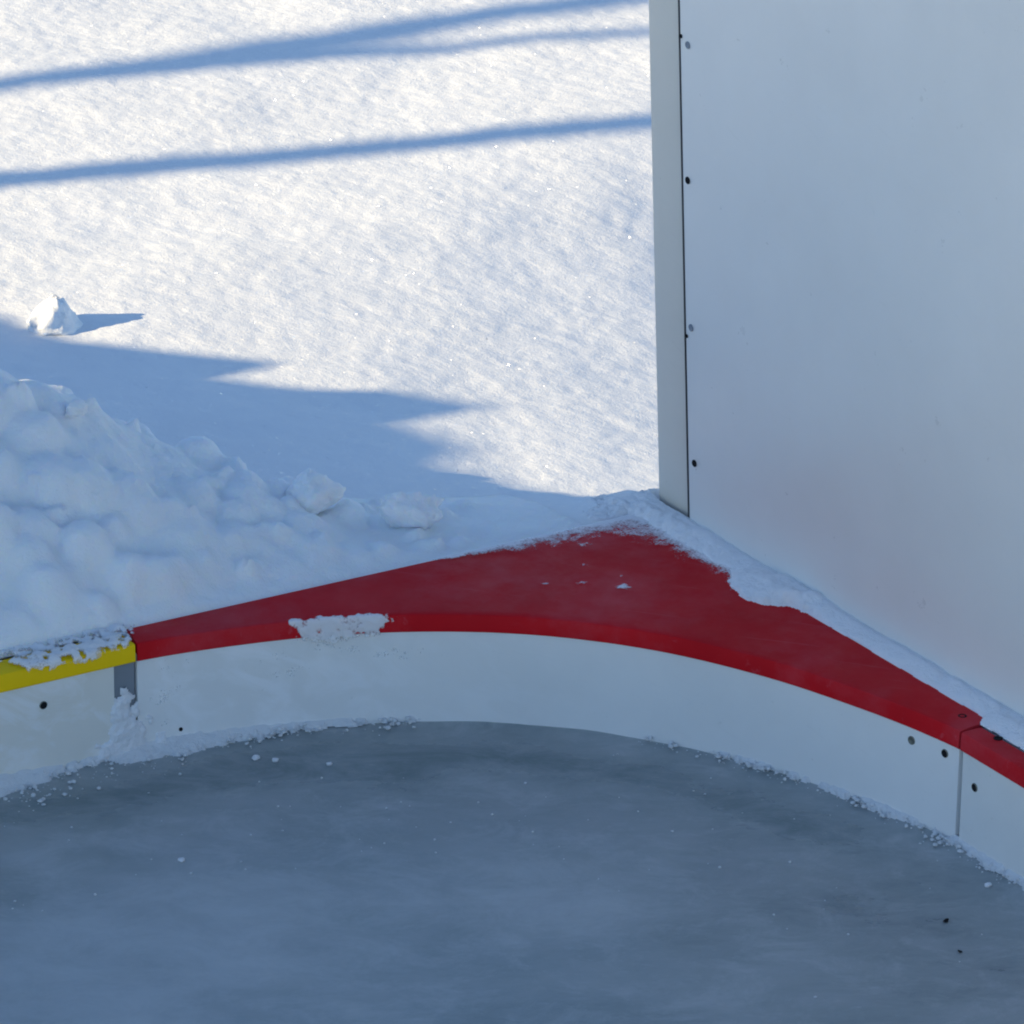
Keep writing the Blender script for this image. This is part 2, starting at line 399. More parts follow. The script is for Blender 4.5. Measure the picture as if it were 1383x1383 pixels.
def screw(root, p, nrm, r=.0085, mhead=None, ring=None):
    """Countersunk screw: dished head in a dark recess with a raised rim."""
    N = 18; nrm = Vector(nrm).normalized(); q = nrm.to_track_quat('Z', 'Y')
    hm = mhead or M_dark
    prof = [(1.0, -.001), (1.0, .0014), (.86, .0022), (.66, .0018), (.52, .0007), (.0001, .0009)]
    v = []; f = []
    for rr, z in prof:
        for k in range(N):
            a = 2*math.pi*k/N; v.append((rr*r*math.cos(a), rr*r*math.sin(a), z))
    for j in range(len(prof)-1):
        for k in range(N): f.append((j*N+k, j*N+(k+1) % N, (j+1)*N+(k+1) % N, (j+1)*N+k))
    me = bpy.data.meshes.new('screw'); me.from_pydata(v, [], f); me.materials.append(ring or hm); me.materials.append(hm)
    for i, pl in enumerate(me.polygons): pl.material_index = 1 if i >= 2*N else 0
    o = link('screw', me, None, None, True)
    o.matrix_world = Matrix.Translation(Vector(p)) @ q.to_matrix().to_4x4()
    o.parent = root; o.matrix_parent_inverse = Matrix.Translation(-Vector(root.location))
    return o
def face_at(s, z, d=-.004):
    x, y = run(s, d); x2, y2 = run(s+.002, d); t_ = Vector((float(x2-x), float(y2-y), 0))
    return (float(x), float(y), z), (t_.y, -t_.x, 0)

def s_of(ang): return ARC*(1-ang/90)
# --- left board with yellow cap
lb = thing('rink_board', 'straight white rink board with snowy yellow cap at the left edge', 'rink board', (-2.4, YL, 0), 'boards around the rink')
sweep('board_face', np.linspace(-2.44, -.051, 60), face_prof(), M_board_l, lb)
sweep('cap', np.linspace(-2.44, -.006, 60), cap_prof(.066), M_yel, lb)['label'] = 'yellow plastic cap, partly under snow'
sweep('joint_strip', np.linspace(-.06, -.004, 4), face_prof(-.022, -.009), M_grey, lb)['label'] = 'blue grey strip bridging the joint'
for s in (-.204, -1.0, -1.8): screw(lb, *face_at(s, .150), r=.0082, mhead=M_dark, ring=M_steel)
# --- curved corner board with big red corner cap
cb = thing('corner_board', 'curved white corner board with wide red triangular cap', 'rink board', (-.35, -.35, 0), 'boards around the rink')
sweep('board_face', np.linspace(.0, ARC-.004, 150), face_prof(), M_board, cb)
N = 161; si = np.linspace(-.001, ARC-.001, N); ti = np.linspace(0, 1, N)
ox = np.where(ti < .5, -L+.015+(L-.015)*np.clip(ti/.5, 0, 1), 0.0); oy = np.where(ti < .5, 0, -(ti-.5)/.5*(L-.004))
fil = smooth(.985, 1.0, ti); ox -= .022*fil**2; oy += .004*fil; oy = np.where(ti < .5, 0.004*(1-ti*2), oy)
rows = []
cp = cap_prof(.05)
inner = [(d, z) for d, z in cp[3:]]
rows.append(np.stack([ox, oy, 0*ox+H-T], -1)); rows.append(np.stack([ox, oy, 0*ox+H-.003], -1))
ix, iy = run(si, inner[0][0])
for q in (.012, .04, .15, .3, .5, .7, .85, .96):
    rows.append(np.stack([ox+(ix-ox)*q, oy+(iy-oy)*q, 0*ox+H+(.0018*math.sin(q*math.pi) if q > .02 else 0)], -1))
for d, z in inner:
    x, y = run(si, d); rows.append(np.stack([x, y, 0*x+z], -1))
P = np.stack(rows, 1); n = P.shape[1]
f = []
for i in range(N-1):
    for k in range(n-1): f.append((i*n+k, (i+1)*n+k, (i+1)*n+k+1, i*n+k+1))
f.append(tuple(range(n-1, -1, -1))); f.append(tuple((N-1)*n+k for k in range(n)))
o = pyd('corner_cap', P.reshape(-1, 3), f, M_red, None)
bm = bmesh.new(); bm.from_mesh(o.data); bmesh.ops.recalc_face_normals(bm, faces=bm.faces); bm.to_mesh(o.data); bm.free()
rel(o, cb); shade_auto(o); o['label'] = 'red plastic corner cap dusted with frost near its tip'
for a, z, r_, mh in ((6.45, .171, .0085, M_steel), (2.06, .174, .0085, M_dark), (85.5, .036, .004, M_dark)):
    screw(cb, *face_at(s_of(a), z), r=r_, mhead=mh, ring=M_steel if r_ > .005 else M_dark)
screw(cb, (-.034, -1.148, H+.0006), (0, 0, 1), r=.0085, mhead=M_dark)
# --- right board with red cap
rb = thing('rink_board', 'straight white rink board with narrow red cap at the right edge', 'rink board', (XR, -2.4, 0), 'boards around the rink')
sweep('board_face', np.linspace(ARC+.008, ARC+1.59, 60), face_prof(), M_board_r, rb)
sweep('cap', np.linspace(ARC+.004, ARC+1.59, 60), cap_prof(.050), M_red, rb)['label'] = 'narrow red plastic cap'
sweep('joint_strip', np.linspace(ARC-.03, ARC+.035, 4), face_prof(-.024, -.0165), M_grey, rb)
screw(rb, *face_at(ARC+.048, .138), r=.0085, mhead=M_dark, ring=M_steel)
screw(rb, (-.036, -1.262, H+.0006), (0, 0, 1), r=.0085, mhead=M_dark)
screw(rb, *face_at(ARC+.9, .138), r=.0085, mhead=M_dark, ring=M_steel)

# ------------------------------------------------------------------ tall panel
TH = R(3.0)
pn = thing('backstop_panel', 'tall white sheet panel standing behind the right hand boards', 'panel', (.05, 0, .2))
pn.rotation_euler = (0, -TH, 0)             # leans a little over the rink
def pbox(name, x0, x1, y0, y1, z0, z1, m, bev=.002, seg=2, ny=1, nz=1):
    bm = bmesh.new(); bmesh.ops.create_cube(bm, size=1)
    for v in bm.verts: v.co = Vector(((x0+x1)/2+v.co.x*(x1-x0), (y0+y1)/2+v.co.y*(y1-y0), (z0+z1)/2+v.co.z*(z1-z0)))
    if bev: bmesh.ops.bevel(bm, geom=bm.edges[:], offset=bev, segments=seg, affect='EDGES', profile=.6)
    me = bpy.data.meshes.new(name); bm.to_mesh(me); bm.free()
    o = link(name, me, m, pn, False); shade_auto(o); return o
pbox('sheet', 0, .014, -2.55, -.1095, -.02, 1.75, M_panel, .003)
pbox('post', .013, .075, -.19, .022, -.15, 1.75, M_post, .004)['label'] = 'pale grey post at the panel edge'
pbox('shade_strip', -.0010, .0126, -.1092, -.1052, -.02, 1.75, M_shade, .0008)  # dark strip added in place of the shadowed gap beside the post
pbox('post', .0145, .075, -1.36, -1.26, -.15, 1.75, M_post, .004); pbox('post', .0145, .075, -2.5, -2.4, -.15, 1.75, M_post, .004)
for y, z, mh in ((-.137, 1.07, M_blue), (-.128, .787, M_dark), (-.130, .475, M_blue), (-.133, .182, M_dark)):
    o = screw(pn, (0, 0, 0), (-1, 0, 0), r=.0075, mhead=mh)
    o.matrix_parent_inverse = Matrix.Identity(4)
    o.matrix_basis = Matrix.Translation((-.0004, y, z)) @ Vector((-1, 0, 0)).to_track_quat('Z', 'Y').to_matrix().to_4x4()
for y, z in ((-.1135, 1.082), (-.1135, .452)):
    o = screw(pn, (0, 0, 0), (-1, 0, 0), r=.0042, mhead=M_dark)
    o.matrix_parent_inverse = Matrix.Identity(4)
    o.matrix_basis = Matrix.Translation((-.0004, y, z)) @ Vector((-1, 0, 0)).to_track_quat('Z', 'Y').to_matrix().to_4x4()

# ------------------------------------------------------------------ shovelled heap on the left
CX = np.array([-2.75, -2.2, -1.5, -1.2, -1.08, -.84, -.6, -.4, -.2, .0]); CZ = np.array([.20, .52, .60, .570, .53, .395, .285, .235, .215, .20])
CYV = np.array([.6, .55, .5, .5, .5, .45, .36, .28, .2, .1])
def heap_base(x, y):
    zc = np.interp(x, CX, CZ); yc = np.interp(x, CX, CYV)
    front = (H-.012)+(zc-H+.012)*np.clip(y/yc, 0, 1)**.75
    back = FZ-.03+(zc-FZ+.03)*smooth(1.0, 0.0, (y-yc)/np.maximum(.25, (zc-.19)*2.3))
    z = np.where(y < yc, front, back)
    return np.where(y < 0, H-.012, z)
hx = np.arange(-2.9, -.1, .008); hy = np.arange(.004, 1.75, .008)
HX, HY = np.meshgrid(hx, hy, indexing='ij'); B = heap_base(HX, HY)
up_ = np.clip((B-FZ-.005)/.06, 0, 1)*smooth(0, .06, HY)
Z = B+up_*(.11*(fbm(HX*4.5, HY*4.5, 31, 4)-.5)+.035*(np.abs(fbm(HX*13, HY*13, 33, 3)-.5)*2-.4))
rng = np.random.RandomState(11)
for k in range(230):
    bx, by = rng.uniform(-2.9, -.25), rng.uniform(.03, 1.3)
    bz = float(heap_base(np.array([bx]), np.array([by]))[0])
    if bz < FZ+.012: continue
    r_ = min(.03+.09*rng.rand()**1.4, .02+.45*(bz-FZ)*.5, by*.8+.01)
    i0, i1 = np.searchsorted(hx, [bx-r_, bx+r_]); j0, j1 = np.searchsorted(hy, [by-r_, by+r_])
    sx, sy = HX[i0:i1, j0:j1], HY[i0:i1, j0:j1]
    if sx.size == 0: continue
    d2 = (sx-bx)**2+(sy-by)**2*rng.uniform(.8, 1.3)
    d2 = d2*(1+.9*(fbm(sx*45+k, sy*45, 40, 2)-.5))
    top = bz+r_*rng.uniform(-.55, -.08)+np.sqrt(np.maximum(r_*r_-d2, 0))*.8
    cur = Z[i0:i1, j0:j1]
    Z[i0:i1, j0:j1] = np.where(d2 < r_*r_, np.maximum(cur, top), cur)
for _ in range(3):                           # settle
    Z[1:-1, 1:-1] = .4*Z[1:-1, 1:-1]+.15*(Z[:-2, 1:-1]+Z[2:, 1:-1]+Z[1:-1, :-2]+Z[1:-1, 2:])
for k in range(520):                        # broken angular pieces thrown on top
    bx, by = rng.uniform(-2.9, -.22), rng.uniform(.02, 1.2)
    i, j = int((bx-hx[0])/.008), int((by-hy[0])/.008)
    if up_[i, j] < .3 or rng.rand() > .35+.9*float(fbm(np.array([bx*5]), np.array([by*5]), 44, 2)[0]): continue
    r_ = .008+.028*rng.rand()**2.2; r_ = min(r_, by*.6)
    i0, i1 = max(i-int(r_/.008)-2, 0), i+int(r_/.008)+3; j0, j1 = max(j-int(r_/.008)-2, 0), j+int(r_/.008)+3
    sx, sy = HX[i0:i1, j0:j1]-bx, HY[i0:i1, j0:j1]-by
    d = np.zeros_like(sx)
    for q in range(5):                       # a five-sided block
        an = rng.rand()*.7+q*1.2566; d = np.maximum(d, (sx*math.cos(an)+sy*math.sin(an))/rng.uniform(.7, 1.1))
    tx, ty = rng.uniform(-.7, .7), rng.uniform(-.9, .5)
    topz = Z[i, j]+r_*rng.uniform(.05, .40)+tx*sx+ty*sy-.10*r_*(d/r_)**2
    w_ = smooth(r_*1.05, r_*.72, d)
    cur = Z[i0:i1, j0:j1]; Z[i0:i1, j0:j1] = np.where(topz > cur, cur+(topz-cur)*w_, cur)
Z[1:-1, 1:-1] = .7*Z[1:-1, 1:-1]+.075*(Z[:-2, 1:-1]+Z[2:, 1:-1]+Z[1:-1, :-2]+Z[1:-1, 2:])
Z += up_*(.008*(fbm(HX*45, HY*45, 51, 3, .65)-.5))
keepv = Z > field_z(HX, HY)-.025
kf = keepv[:-1, :-1] & keepv[1:, 1:] & keepv[1:, :-1] & keepv[:-1, 1:]
f = grid_faces(len(hx), len(hy), kf); Pn = np.stack([HX, HY, Z], -1).reshape(-1, 3)
us_ = np.unique(f); re = np.full(len(Pn), -1); re[us_] = np.arange(len(us_))
hp = pyd('snow_pile', Pn[us_], re[f], M_heap)
tag(hp, 'rough lumpy heap of shovelled snow in shade behind the left boards', 'snow pile')

def heap_z(x, y):
    i = min(max(int((x-hx[0])/.008), 0), len(hx)-1); j = min(max(int((y-hy[0])/.008), 0), len(hy)-1); return float(Z[i, j])
for (x, y, r_, sc_, rz, seed, lab) in (
        (-.612, .27, .066, (1.15, .8, .75), .3, 3, 'broken snow block on the heap, left of the two above the red cap'),
        (-.440, .19, .064, (1.1, .8, .72), -.5, 8, 'broken snow block low on the heap, nearest the red cap'),
        (-1.06, .44, .026, (1.5, .8, .8), .5, 14, 'small loose snow clod on the top left of the heap')):
    me = block_mesh('snow_chunk', r_, seed, sc_)
    o = link('snow_chunk', me, M_heap); o.location = (x, y, max(heap_z(x, y), FZ)+r_*.48); o.rotation_euler = (.2, .15, rz)
    tag(o, lab, 'snow chunk', 'snow chunks lying about the boards')
# the sunlit lump on the field
me = lump_mesh('snow_lump', .057, 21, 4, .22, (1, .9, 1), 1.7)
for v in me.vertices:
    q = v.co; t_ = max(0, min(1, (q.z+.03)/.09)); k = 1.30*(1-t_)+.52*t_; v.co = (q.x*k, q.y*k, q.z*(1.05 if q.z > 0 else .6))
o = link('snow_lump', me, M_field); o.location = (-.48, 1.655, FZ+.012); o.rotation_euler = (0, .12, .4)
tag(o, 'small pointed snow lump standing in the sun above the heap', 'snow lump', None)

# ------------------------------------------------------------------ snow lying on the caps
BY = np.array([-1.19, -1.17, -.60, -.555, -.535, -.515, -.46, -.42, -.395, -.37, -.352, -.31, -.24, -.165, -.08, -.013, .03, .1])
BV = np.array([.024, .000, .002, .012, .040, .060, .070, .058, .050, .030, .012, .014, .012, .020, .018, .02, .03, .04])
def ridge_h(x, y):
    b = np.interp(y, BY, BV)+.020*(fbm(x*60, y*60, 61, 3)-.5)*(y > -.6)+.006*(fbm(y*25, x*0+2, 64, 3)-.5)
    d = x+b                                    # inside when > 0
    amp = np.interp(y, [-4, -.7, -.56, -.46, -.38, -.33, -.2, -.05, .05, .12], [.014, .014, .024, .022, .012, .012, .018, .020, .020, .0])
    h = amp*np.sqrt(np.clip(d/np.maximum(.034, .6*b), 0, 1))
    thin = np.clip(d/.03, 0, 1)*.003            # ragged crust at the tip
    crust = (y > -.37) & (x < -.012)
    hh = np.where(crust, np.where(fbm(x*110, y*110, 67, 3) > .53-.55*np.clip((x+.05)/.05, -.2, 1), thin+h*smooth(-.06, .0, x), -1), h)
    hh = hh*(1+.7*(fbm(x*28, y*28, 69, 3)-.5))
    hh = hh-.003*smooth(.030, .05, x)*(y < -.11)      # hollow at the foot of the panel
    return np.where(d > 0, hh, -1)
def top(z): return lambda U, V, h: (U, V, z+h)
o = patch('snow_ridge', np.arange(-.135, .0475, .0032), np.arange(-3.6, .12, .0045), ridge_h, top(H+.0012), M_frost)
tag(o, 'soft ridge of snow lying along the foot of the tall panel', 'snow ridge')
# crumbly snow where the corner tip, the post and the field meet
def tip_h(x, y):
    d = np.sqrt(((x-.045)/.14)**2+((y-.045)/.06)**2)
    return .028*(1-d)*(1+1.1*(fbm(x*45, y*45, 71, 4)-.5))+.006*(fbm(x*120, y*120, 72, 2)-.5)*(d < 1)
o = patch('snow_mound', np.arange(-.2, .2, .0035), np.arange(-.07, .14, .0035), tip_h, top(H-.004), M_frost)
tag(o, 'crumbly snow mound on the red corner tip below the post', 'snow mound')
# frost film along the back edge of the corner cap
def frost_h(x, y):
    lim = np.interp(x, [-.50, -.42, -.30, -.21, -.146, -.07, .0], [.004, .030, .075, .095, .115, .14, .16])
    back = 1+(y+.004)/lim
    side = np.interp(y, BY, BV)*0+np.interp(y, [-.56, -.50, -.44, -.36, -.30, -.165, -.05, .03], [.0, .085, .085, .065, .075, .115, .13, .13])
    right = 1+(x+.002)/np.maximum(side, 1e-4)*-1 if False else 1-np.maximum(-x, 0)/np.maximum(side, 1e-4)
    k = np.maximum(back, right*np.where(side > .004, 1, 0))
    k = k+.55*(fbm(x*22, y*22, 80, 3)-.5)
    return np.where((k > 0) & (y < -.003) & (x < -.003), np.clip(k, 0, 1)*.001, -1)
o = patch('frost_film', np.arange(-.50, -.002, .004), np.arange(-.58, -.002, .004), frost_h, top(H+.0030), M_film, None, -.0005, .001)
tag(o, 'thin speckled frost film along the back edges of the red corner cap', 'frost', None, 'stuff')
# little dabs of snow on the red top
DABS = ((-.369, -.221, .020, .012, 'faint snow dab on the red corner cap, leftmost of the dabs'), (-.306, -.253, .026, .013, 'longest thin snow dab in the middle of the red corner cap'),
        (-.245, -.312, .019, .020, 'brightest snow dab on the red corner cap, nearest the curved lip'), (-.250, -.178, .015, .012, 'faint snow dab on the red cap just below the frosty tip'),
        (-.191, -.089, .028, .018, 'snow dab at the lower rim of the frost on the red tip'), (-.218, -.264, .012, .010, 'tiny faint snow dab on the red cap, above the brightest dab'))
for k, (x, y, a, b_, lab) in enumerate(DABS):
    def dab(u_, v_): return .0012*(1-np.sqrt(((u_-x)/a)**2+((v_-y)/b_)**2))+.0011*(fbm(u_*90+k*7, v_*90, 90+k, 3)-.5)
    o = patch('snow_dab', np.arange(x-a*1.5, x+a*1.5, .002), np.arange(y-b_*1.5, y+b_*1.5, .002), dab, top(H+.0036), M_film, None, -.0004, (.0020, .0016, .0011, .0022, .0015, .0022)[k])
    tag(o, lab, 'snow dab', 'snow dabs on the red cap')
# crust on the yellow cap
def yel_map(U, V, h):                           # lies on the top and laps over the lip
    over = np.clip(-.066-V, 0, .03)
    return U, np.maximum(V, -.0695)-h*(over > 0)*.5-.0022*(over > 0), H+.0012+h*np.clip(1-over/.01, 0, 1)-over
def yel_h(x, y):
    ed = np.interp(x, [-2.6, -1.50, -1.46, -1.44, -1.40, -1.30, -1.22, -1.185, -1.17], [-.008, -.014, -.024, -.070, -.080, -.080, -.072, -.030, .0])
    e = y-ed+.022*(fbm(x*55, y*55, 95, 3)-.5)
    h = .009*np.sqrt(np.clip(e/.03, 0, 1))*(1+1.3*(fbm(x*48, y*48, 96, 3)-.5))
    return np.where((e > 0) & (fbm(x*75, y*75, 97, 2) > .36), h, -1)
o = patch('snow_crust', np.arange(-2.6, -1.165, .004), np.arange(-.088, .03, .003), yel_h, yel_map, M_film, None, -.0015, .006)
tag(o, 'crumbly snow crust lying on the yellow board cap', 'snow crust')
# clump stuck on the lip of the corner cap
def clump_h(u_, v_):                            # u: running coordinate, v: height down the lip from -.02 on top
    uc = (u_-.40)/.105
    e = 1-np.abs(uc)**3-np.where(v_ < .006, ((.006-v_)/.014)**2, ((v_-.006)/.040)**2)+1.8*(fbm(u_*38, v_*38, 101, 4)-.5)+1.6*(fbm(u_*120, v_*120, 103, 3)-.5)
    return np.where(e > 0, .0045*np.sqrt(np.clip(e, 0, 1))*(1+.8*(fbm(u_*90, v_*90, 102, 3)-.5)), -1)
def clump_map(U, V, h):
    over = np.maximum(-V, 0); down = np.maximum(V, 0)
    a = np.clip((V+.006)/.012, 0, 1)
    x, y = run(U, .0015-over+h*a); return x, y, H+.0005+h*(1-a)-down
o = patch('snow_clump', np.arange(.26, .54, .003), np.arange(-.02, .06, .0025), clump_h, clump_map, M_film, None, -.003, .0038)
tag(o, 'snow clump stuck over the lip of the red corner cap', 'snow clump')
def smear_h(u_, v_):                            # frost smeared over the board under the clump
    k = np.interp(v_, [.0, .03, .10, .19, .2], [.55, .30, .45, .85, .9])*np.interp(u_, [-.02, .03, .30, .45, .60, .72], [.75, .8, .75, .95, .6, 0])
    xr = u_*.8+v_*1.6; yr = v_*2.4-u_*.9
    k = k-.42+1.5*(fbm(xr*9, yr*9, 131, 4, .55)-.5)+np.exp(-((u_-.06)/.03)**2)*.2
    return np.where(k > 0, np.clip(k, 0, 1)*.001, -1)
def smear_map(U, V, h):
    x, y = run(U, -.0026); return x, y, V
o = patch('frost_smear', np.arange(-.0, .72, .006), np.arange(.004, .1965, .005), smear_h, smear_map, M_film, None, 0, .0011)
tag(o, 'faint frost smeared over the white corner board below the snow clump', 'frost', None, 'stuff')
def seam_h(u_, v_):                             # powder packed into the left joint and down the board
    e = 1-np.abs((u_+.03)/np.interp(v_, [0, .05, .11, .19], [.09, .05, .03, .012]))-.5*(v_/.12)**2+2.2*(fbm(u_*42, v_*42, 105, 4)-.5)
    return np.where(e > 0, .008*np.sqrt(np.clip(e, 0, 1))*(1+.8*(fbm(u_*90, v_*90, 106, 3)-.5)), -1)
def face_map(U, V, h):
    x, y = run(U, -.0035+h); return x, y, V
o = patch('snow_packing', np.arange(-.16, .10, .003), np.arange(.0, .15, .003), seam_h, face_map, M_frost, None, -.003)
tag(o, 'powder snow packed against the board joint below the yellow cap', 'snow packing')

# ------------------------------------------------------------------ snow fillet and crumbs where boards meet the ice
def fil_h(u_, v_):
    side = np.where(u_ > .9, np.interp(u_, [.9, 1.05, 1.3, ARC, ARC+.4, 4], [0, .003, .005, .010, .013, .013]), np.interp(u_, [-3, -.5, -.1, .12, .3, .5, .7], [.035, .04, .034, .024, .012, .006, 0]))
    wd = side*(-.15+2.1*fbm(u_*9, v_*0+3, 111, 4))+.022*(fbm(u_*70, v_*70, 112, 3)-.5)*(side > .004)
    e = 1-v_/np.maximum(wd, 1e-4)
    return np.where((wd > .005) & (e > 0), .26*wd*np.clip(e, 0, 1)**1.4*(1+1.2*(fbm(u_*80, v_*80, 113, 3)-.5))+.0015, -1)
def ice_map(U, V, h):
    x, y = run(U, V-.006); return x, y, .003+.012*np.exp(-np.maximum(V, 0)/.02)+h
o = patch('snow_fillet', np.arange(-2.4, ARC+2.3, .005), np.arange(0, .085, .003), fil_h, ice_map, M_crumb, None, -.006)
tag(o, 'powder snow banked along the foot of the boards on the ice', 'snow', None, 'stuff')
cm_v = []; cm_f = []
rng = np.random.RandomState(5)
ico = bmesh.new(); bmesh.ops.create_icosphere(ico, subdivisions=2, radius=1)
IV = np.array([q.co[:] for q in ico.verts]); IF = np.array([[a.index for a in q.verts] for q in ico.faces]); ico.free()
def crumb(x, y, z, r_):
    q = IV*(1+.45*(rng.rand(len(IV), 1)-.5))*np.array([1, rng.uniform(.7, 1.2), rng.uniform(.5, .8)])
    a = rng.rand()*6.28; rot = np.array([[math.cos(a), -math.sin(a), 0], [math.sin(a), math.cos(a), 0], [0, 0, 1]])
    base = sum(len(k) for k in cm_v); cm_v.append(q@rot.T*r_+np.array([x, y, z+r_*.4])); cm_f.append(IF+base)
for k in range(2200):
    if rng.rand() < .55: s = rng.uniform(-.75, .55); w_ = .016+.03*(s < .1)
    else: s = rng.uniform(1.0, ARC+.5); w_ = .014
    cl = float(fbm(np.array([s*16.]), np.array([.3]), 120, 2)[0])
    if rng.rand() > (cl-.25)*(2.2 if s < .8 else 1.1): continue
    d = abs(rng.normal(0, w_)); x, y = run(s, d)
    crumb(float(x), float(y), .012*math.exp(-d/.02), .0011+.0045*rng.rand()**4)
for k in range(90):
    s = rng.uniform(-.8, ARC+.4); d = rng.uniform(.03, .6); x, y = run(s, d); crumb(float(x), float(y), 0, .0012+.002*rng.rand()**2)
o = pyd('snow_crumbs', np.concatenate(cm_v), np.concatenate(cm_f), M_crumb)
tag(o, 'loose snow crumbs scattered on the ice along the boards', 'snow crumbs', None, 'stuff')
for k, (x, y, r_, lab) in enumerate(((-1.016, -.201, .0075, 'small snow crumb on the ice, left of a pair below the left joint'), (-.988, -.229, .006, 'small snow crumb on the ice, right of a pair below the left joint'),
                         (-.907, -.297, .005, 'lone small snow crumb on the ice below the snow clump'), (-1.358, -.525, .006, 'lone snow crumb out on the open ice at left'), (-.128, -1.373, .0065, 'lone snow crumb on the ice near the right hand board'))):
    o = link('snow_crumb', lump_mesh('snow_crumb', r_, 40+k, 2, .4, (1.2, 1, .7), 1.6), M_frost); o.location = (x, y, r_*.45)
    tag(o, lab, 'snow crumb', 'single crumbs on the ice')
for k, (x, y, r_, lab) in enumerate(((-.283, -1.452, .0062, 'dark bark chip on the ice, the larger of two near the right board'), (-.336, -1.566, .0045, 'dark bark chip on the ice, the smaller and nearer of two at right'))):
    o = link('bark_chip', lump_mesh('bark_chip', r_, 60+k, 2, .35, (1.3, .7, .35), 1.4, .4), M_dark); o.location = (x, y, .003); o.rotation_euler[2] = .6+k
    tag(o, lab, 'bark chip', 'bark chips on the ice')

# ------------------------------------------------------------------ unseen trees at left; spruces and shrub added to cast the shade
def tube(pts, radii, nseg=8):
    v = []; f = []
    pts = [Vector(q) for q in pts]
    for i, q in enumerate(pts):
        d = (pts[min(i+1, len(pts)-1)]-pts[max(i-1, 0)]).normalized(); a = d.orthogonal().normalized()
        if i == 0: pa = a
        else: pa = (pa-d*pa.dot(d)).normalized()
        b_ = d.cross(pa)
        for k in range(nseg):
            t_ = 2*math.pi*k/nseg; v.append(q+(pa*math.cos(t_)+b_*math.sin(t_))*radii[i])
    for i in range(len(pts)-1):
        for k in range(nseg): f.append((i*nseg+k, i*nseg+(k+1) % nseg, (i+1)*nseg+(k+1) % nseg, (i+1)*nseg+k))
    return v, f
def add(V, F, v, f):
    b_ = len(V); V.extend(v); F.extend([tuple(i+b_ for i in q) for q in f])

def needle_spray(V, F, p, d, ln, wd, rs):
    """A bough: a spine with slanting flat twigs."""
    d = Vector(d).normalized(); side = d.cross(Vector((0, 0, 1))).normalized() if abs(d.z) < .95 else Vector((1, 0, 0)); nrm = side.cross(d)
    n_ = 6
    for k in range(n_):
        t_ = k/n_; q = p+d*ln*t_; w_ = wd*(1-t_*.75)
        for sg in (-1, 1):
            e = (side*sg+d*.8+nrm*rs.uniform(-.3, .3)).normalized()*w_; tw = (d*.5-side*sg*.25+nrm*rs.uniform(-.2, .2)).normalized()*w_*.42
            b_ = len(V); V.extend([q, q+e*.55+tw, q+e, q+e*.5-tw]); F.append((b_, b_+1, b_+2, b_+3))
    b_ = len(V); V.extend([p+d*ln*.6+side*wd*.2, p+d*ln*1.12, p+d*ln*.6-side*wd*.2]); F.append((b_, b_+1, b_+2))
def spruce(x, y, h, r, seed, lab, ex=.45):
    rs = random.Random(seed); z0 = FZ-.05
    t = thing('shade_spruce', lab, 'tree', (x, y, z0), 'unseen spruces added for shade')
    v, f = tube([(x, y, z0), (x+.03, y, z0+h*.5), (x, y, z0+h)], [.11, .07, .01]); rel(pyd('trunk', v, f, M_bark), t)
    V = []; F = []
    nw = int(h/.17)
    for k in range(nw):
        q = k/nw; zz = z0+.25+(h-.3)*q; rr = r*(1-q)**ex+.05
        nb_ = max(5, int(15*(1-q)+5)); a0 = rs.random()*6.28
        for j in range(nb_):
            a = a0+6.283*j/nb_+rs.uniform(-.15, .15); l_ = rr*rs.uniform(.80, 1.0)
            dr = Vector((math.cos(a), math.sin(a), rs.uniform(-.30, -.05)))
            needle_spray(V, F, Vector((x, y, zz))+Vector((dr.x, dr.y, 0))*l_*.1, dr, l_*.92, .16+.26*l_, rs)
    # solid inner shell added so the crown blocks all the sun
    n_ = 14; kz = 22; b_ = len(V)
    for k in range(kz+1):
        q = k/kz; rr = .90*r*(1-q)**ex
        for j in range(n_):
            a = 6.283*j/n_; w_ = rr*(.90+.2*rs.random()); V.append(Vector((x+w_*math.cos(a), y+w_*math.sin(a), z0+.2+(h-.4)*q)))
    for k in range(kz):
        for j in range(n_): F.append((b_+k*n_+j, b_+k*n_+(j+1) % n_, b_+(k+1)*n_+(j+1) % n_, b_+(k+1)*n_+j))
    rel(pyd('crown', V, F, M_leaf, None, False), t)
    return t
def upsun(px, py, dist):                       # the spot dist metres up-sun of a ground point
    return px-SX*dist, py-SY*dist
k = 0
ordn = ['first', 'second', 'third', 'fourth', 'fifth', 'sixth', 'seventh', 'eighth']
for s_, dist, h_, r_ in ((-.70, 7.4, 9.5, 1.10), (-1.72, 7.9, 9, 1.0), (-1.2, 9.6, 10.5, 1.2)):  # unseen spruces, placed to keep the sun off panel and ice
    bx, by = -SX*dist+s_*.251, -SY*dist+s_*.968
    spruce(bx, by, h_, r_, 50+k, 'unseen dense spruce added to shade the rink, %s counting from the shrub' % ordn[k]); k += 1

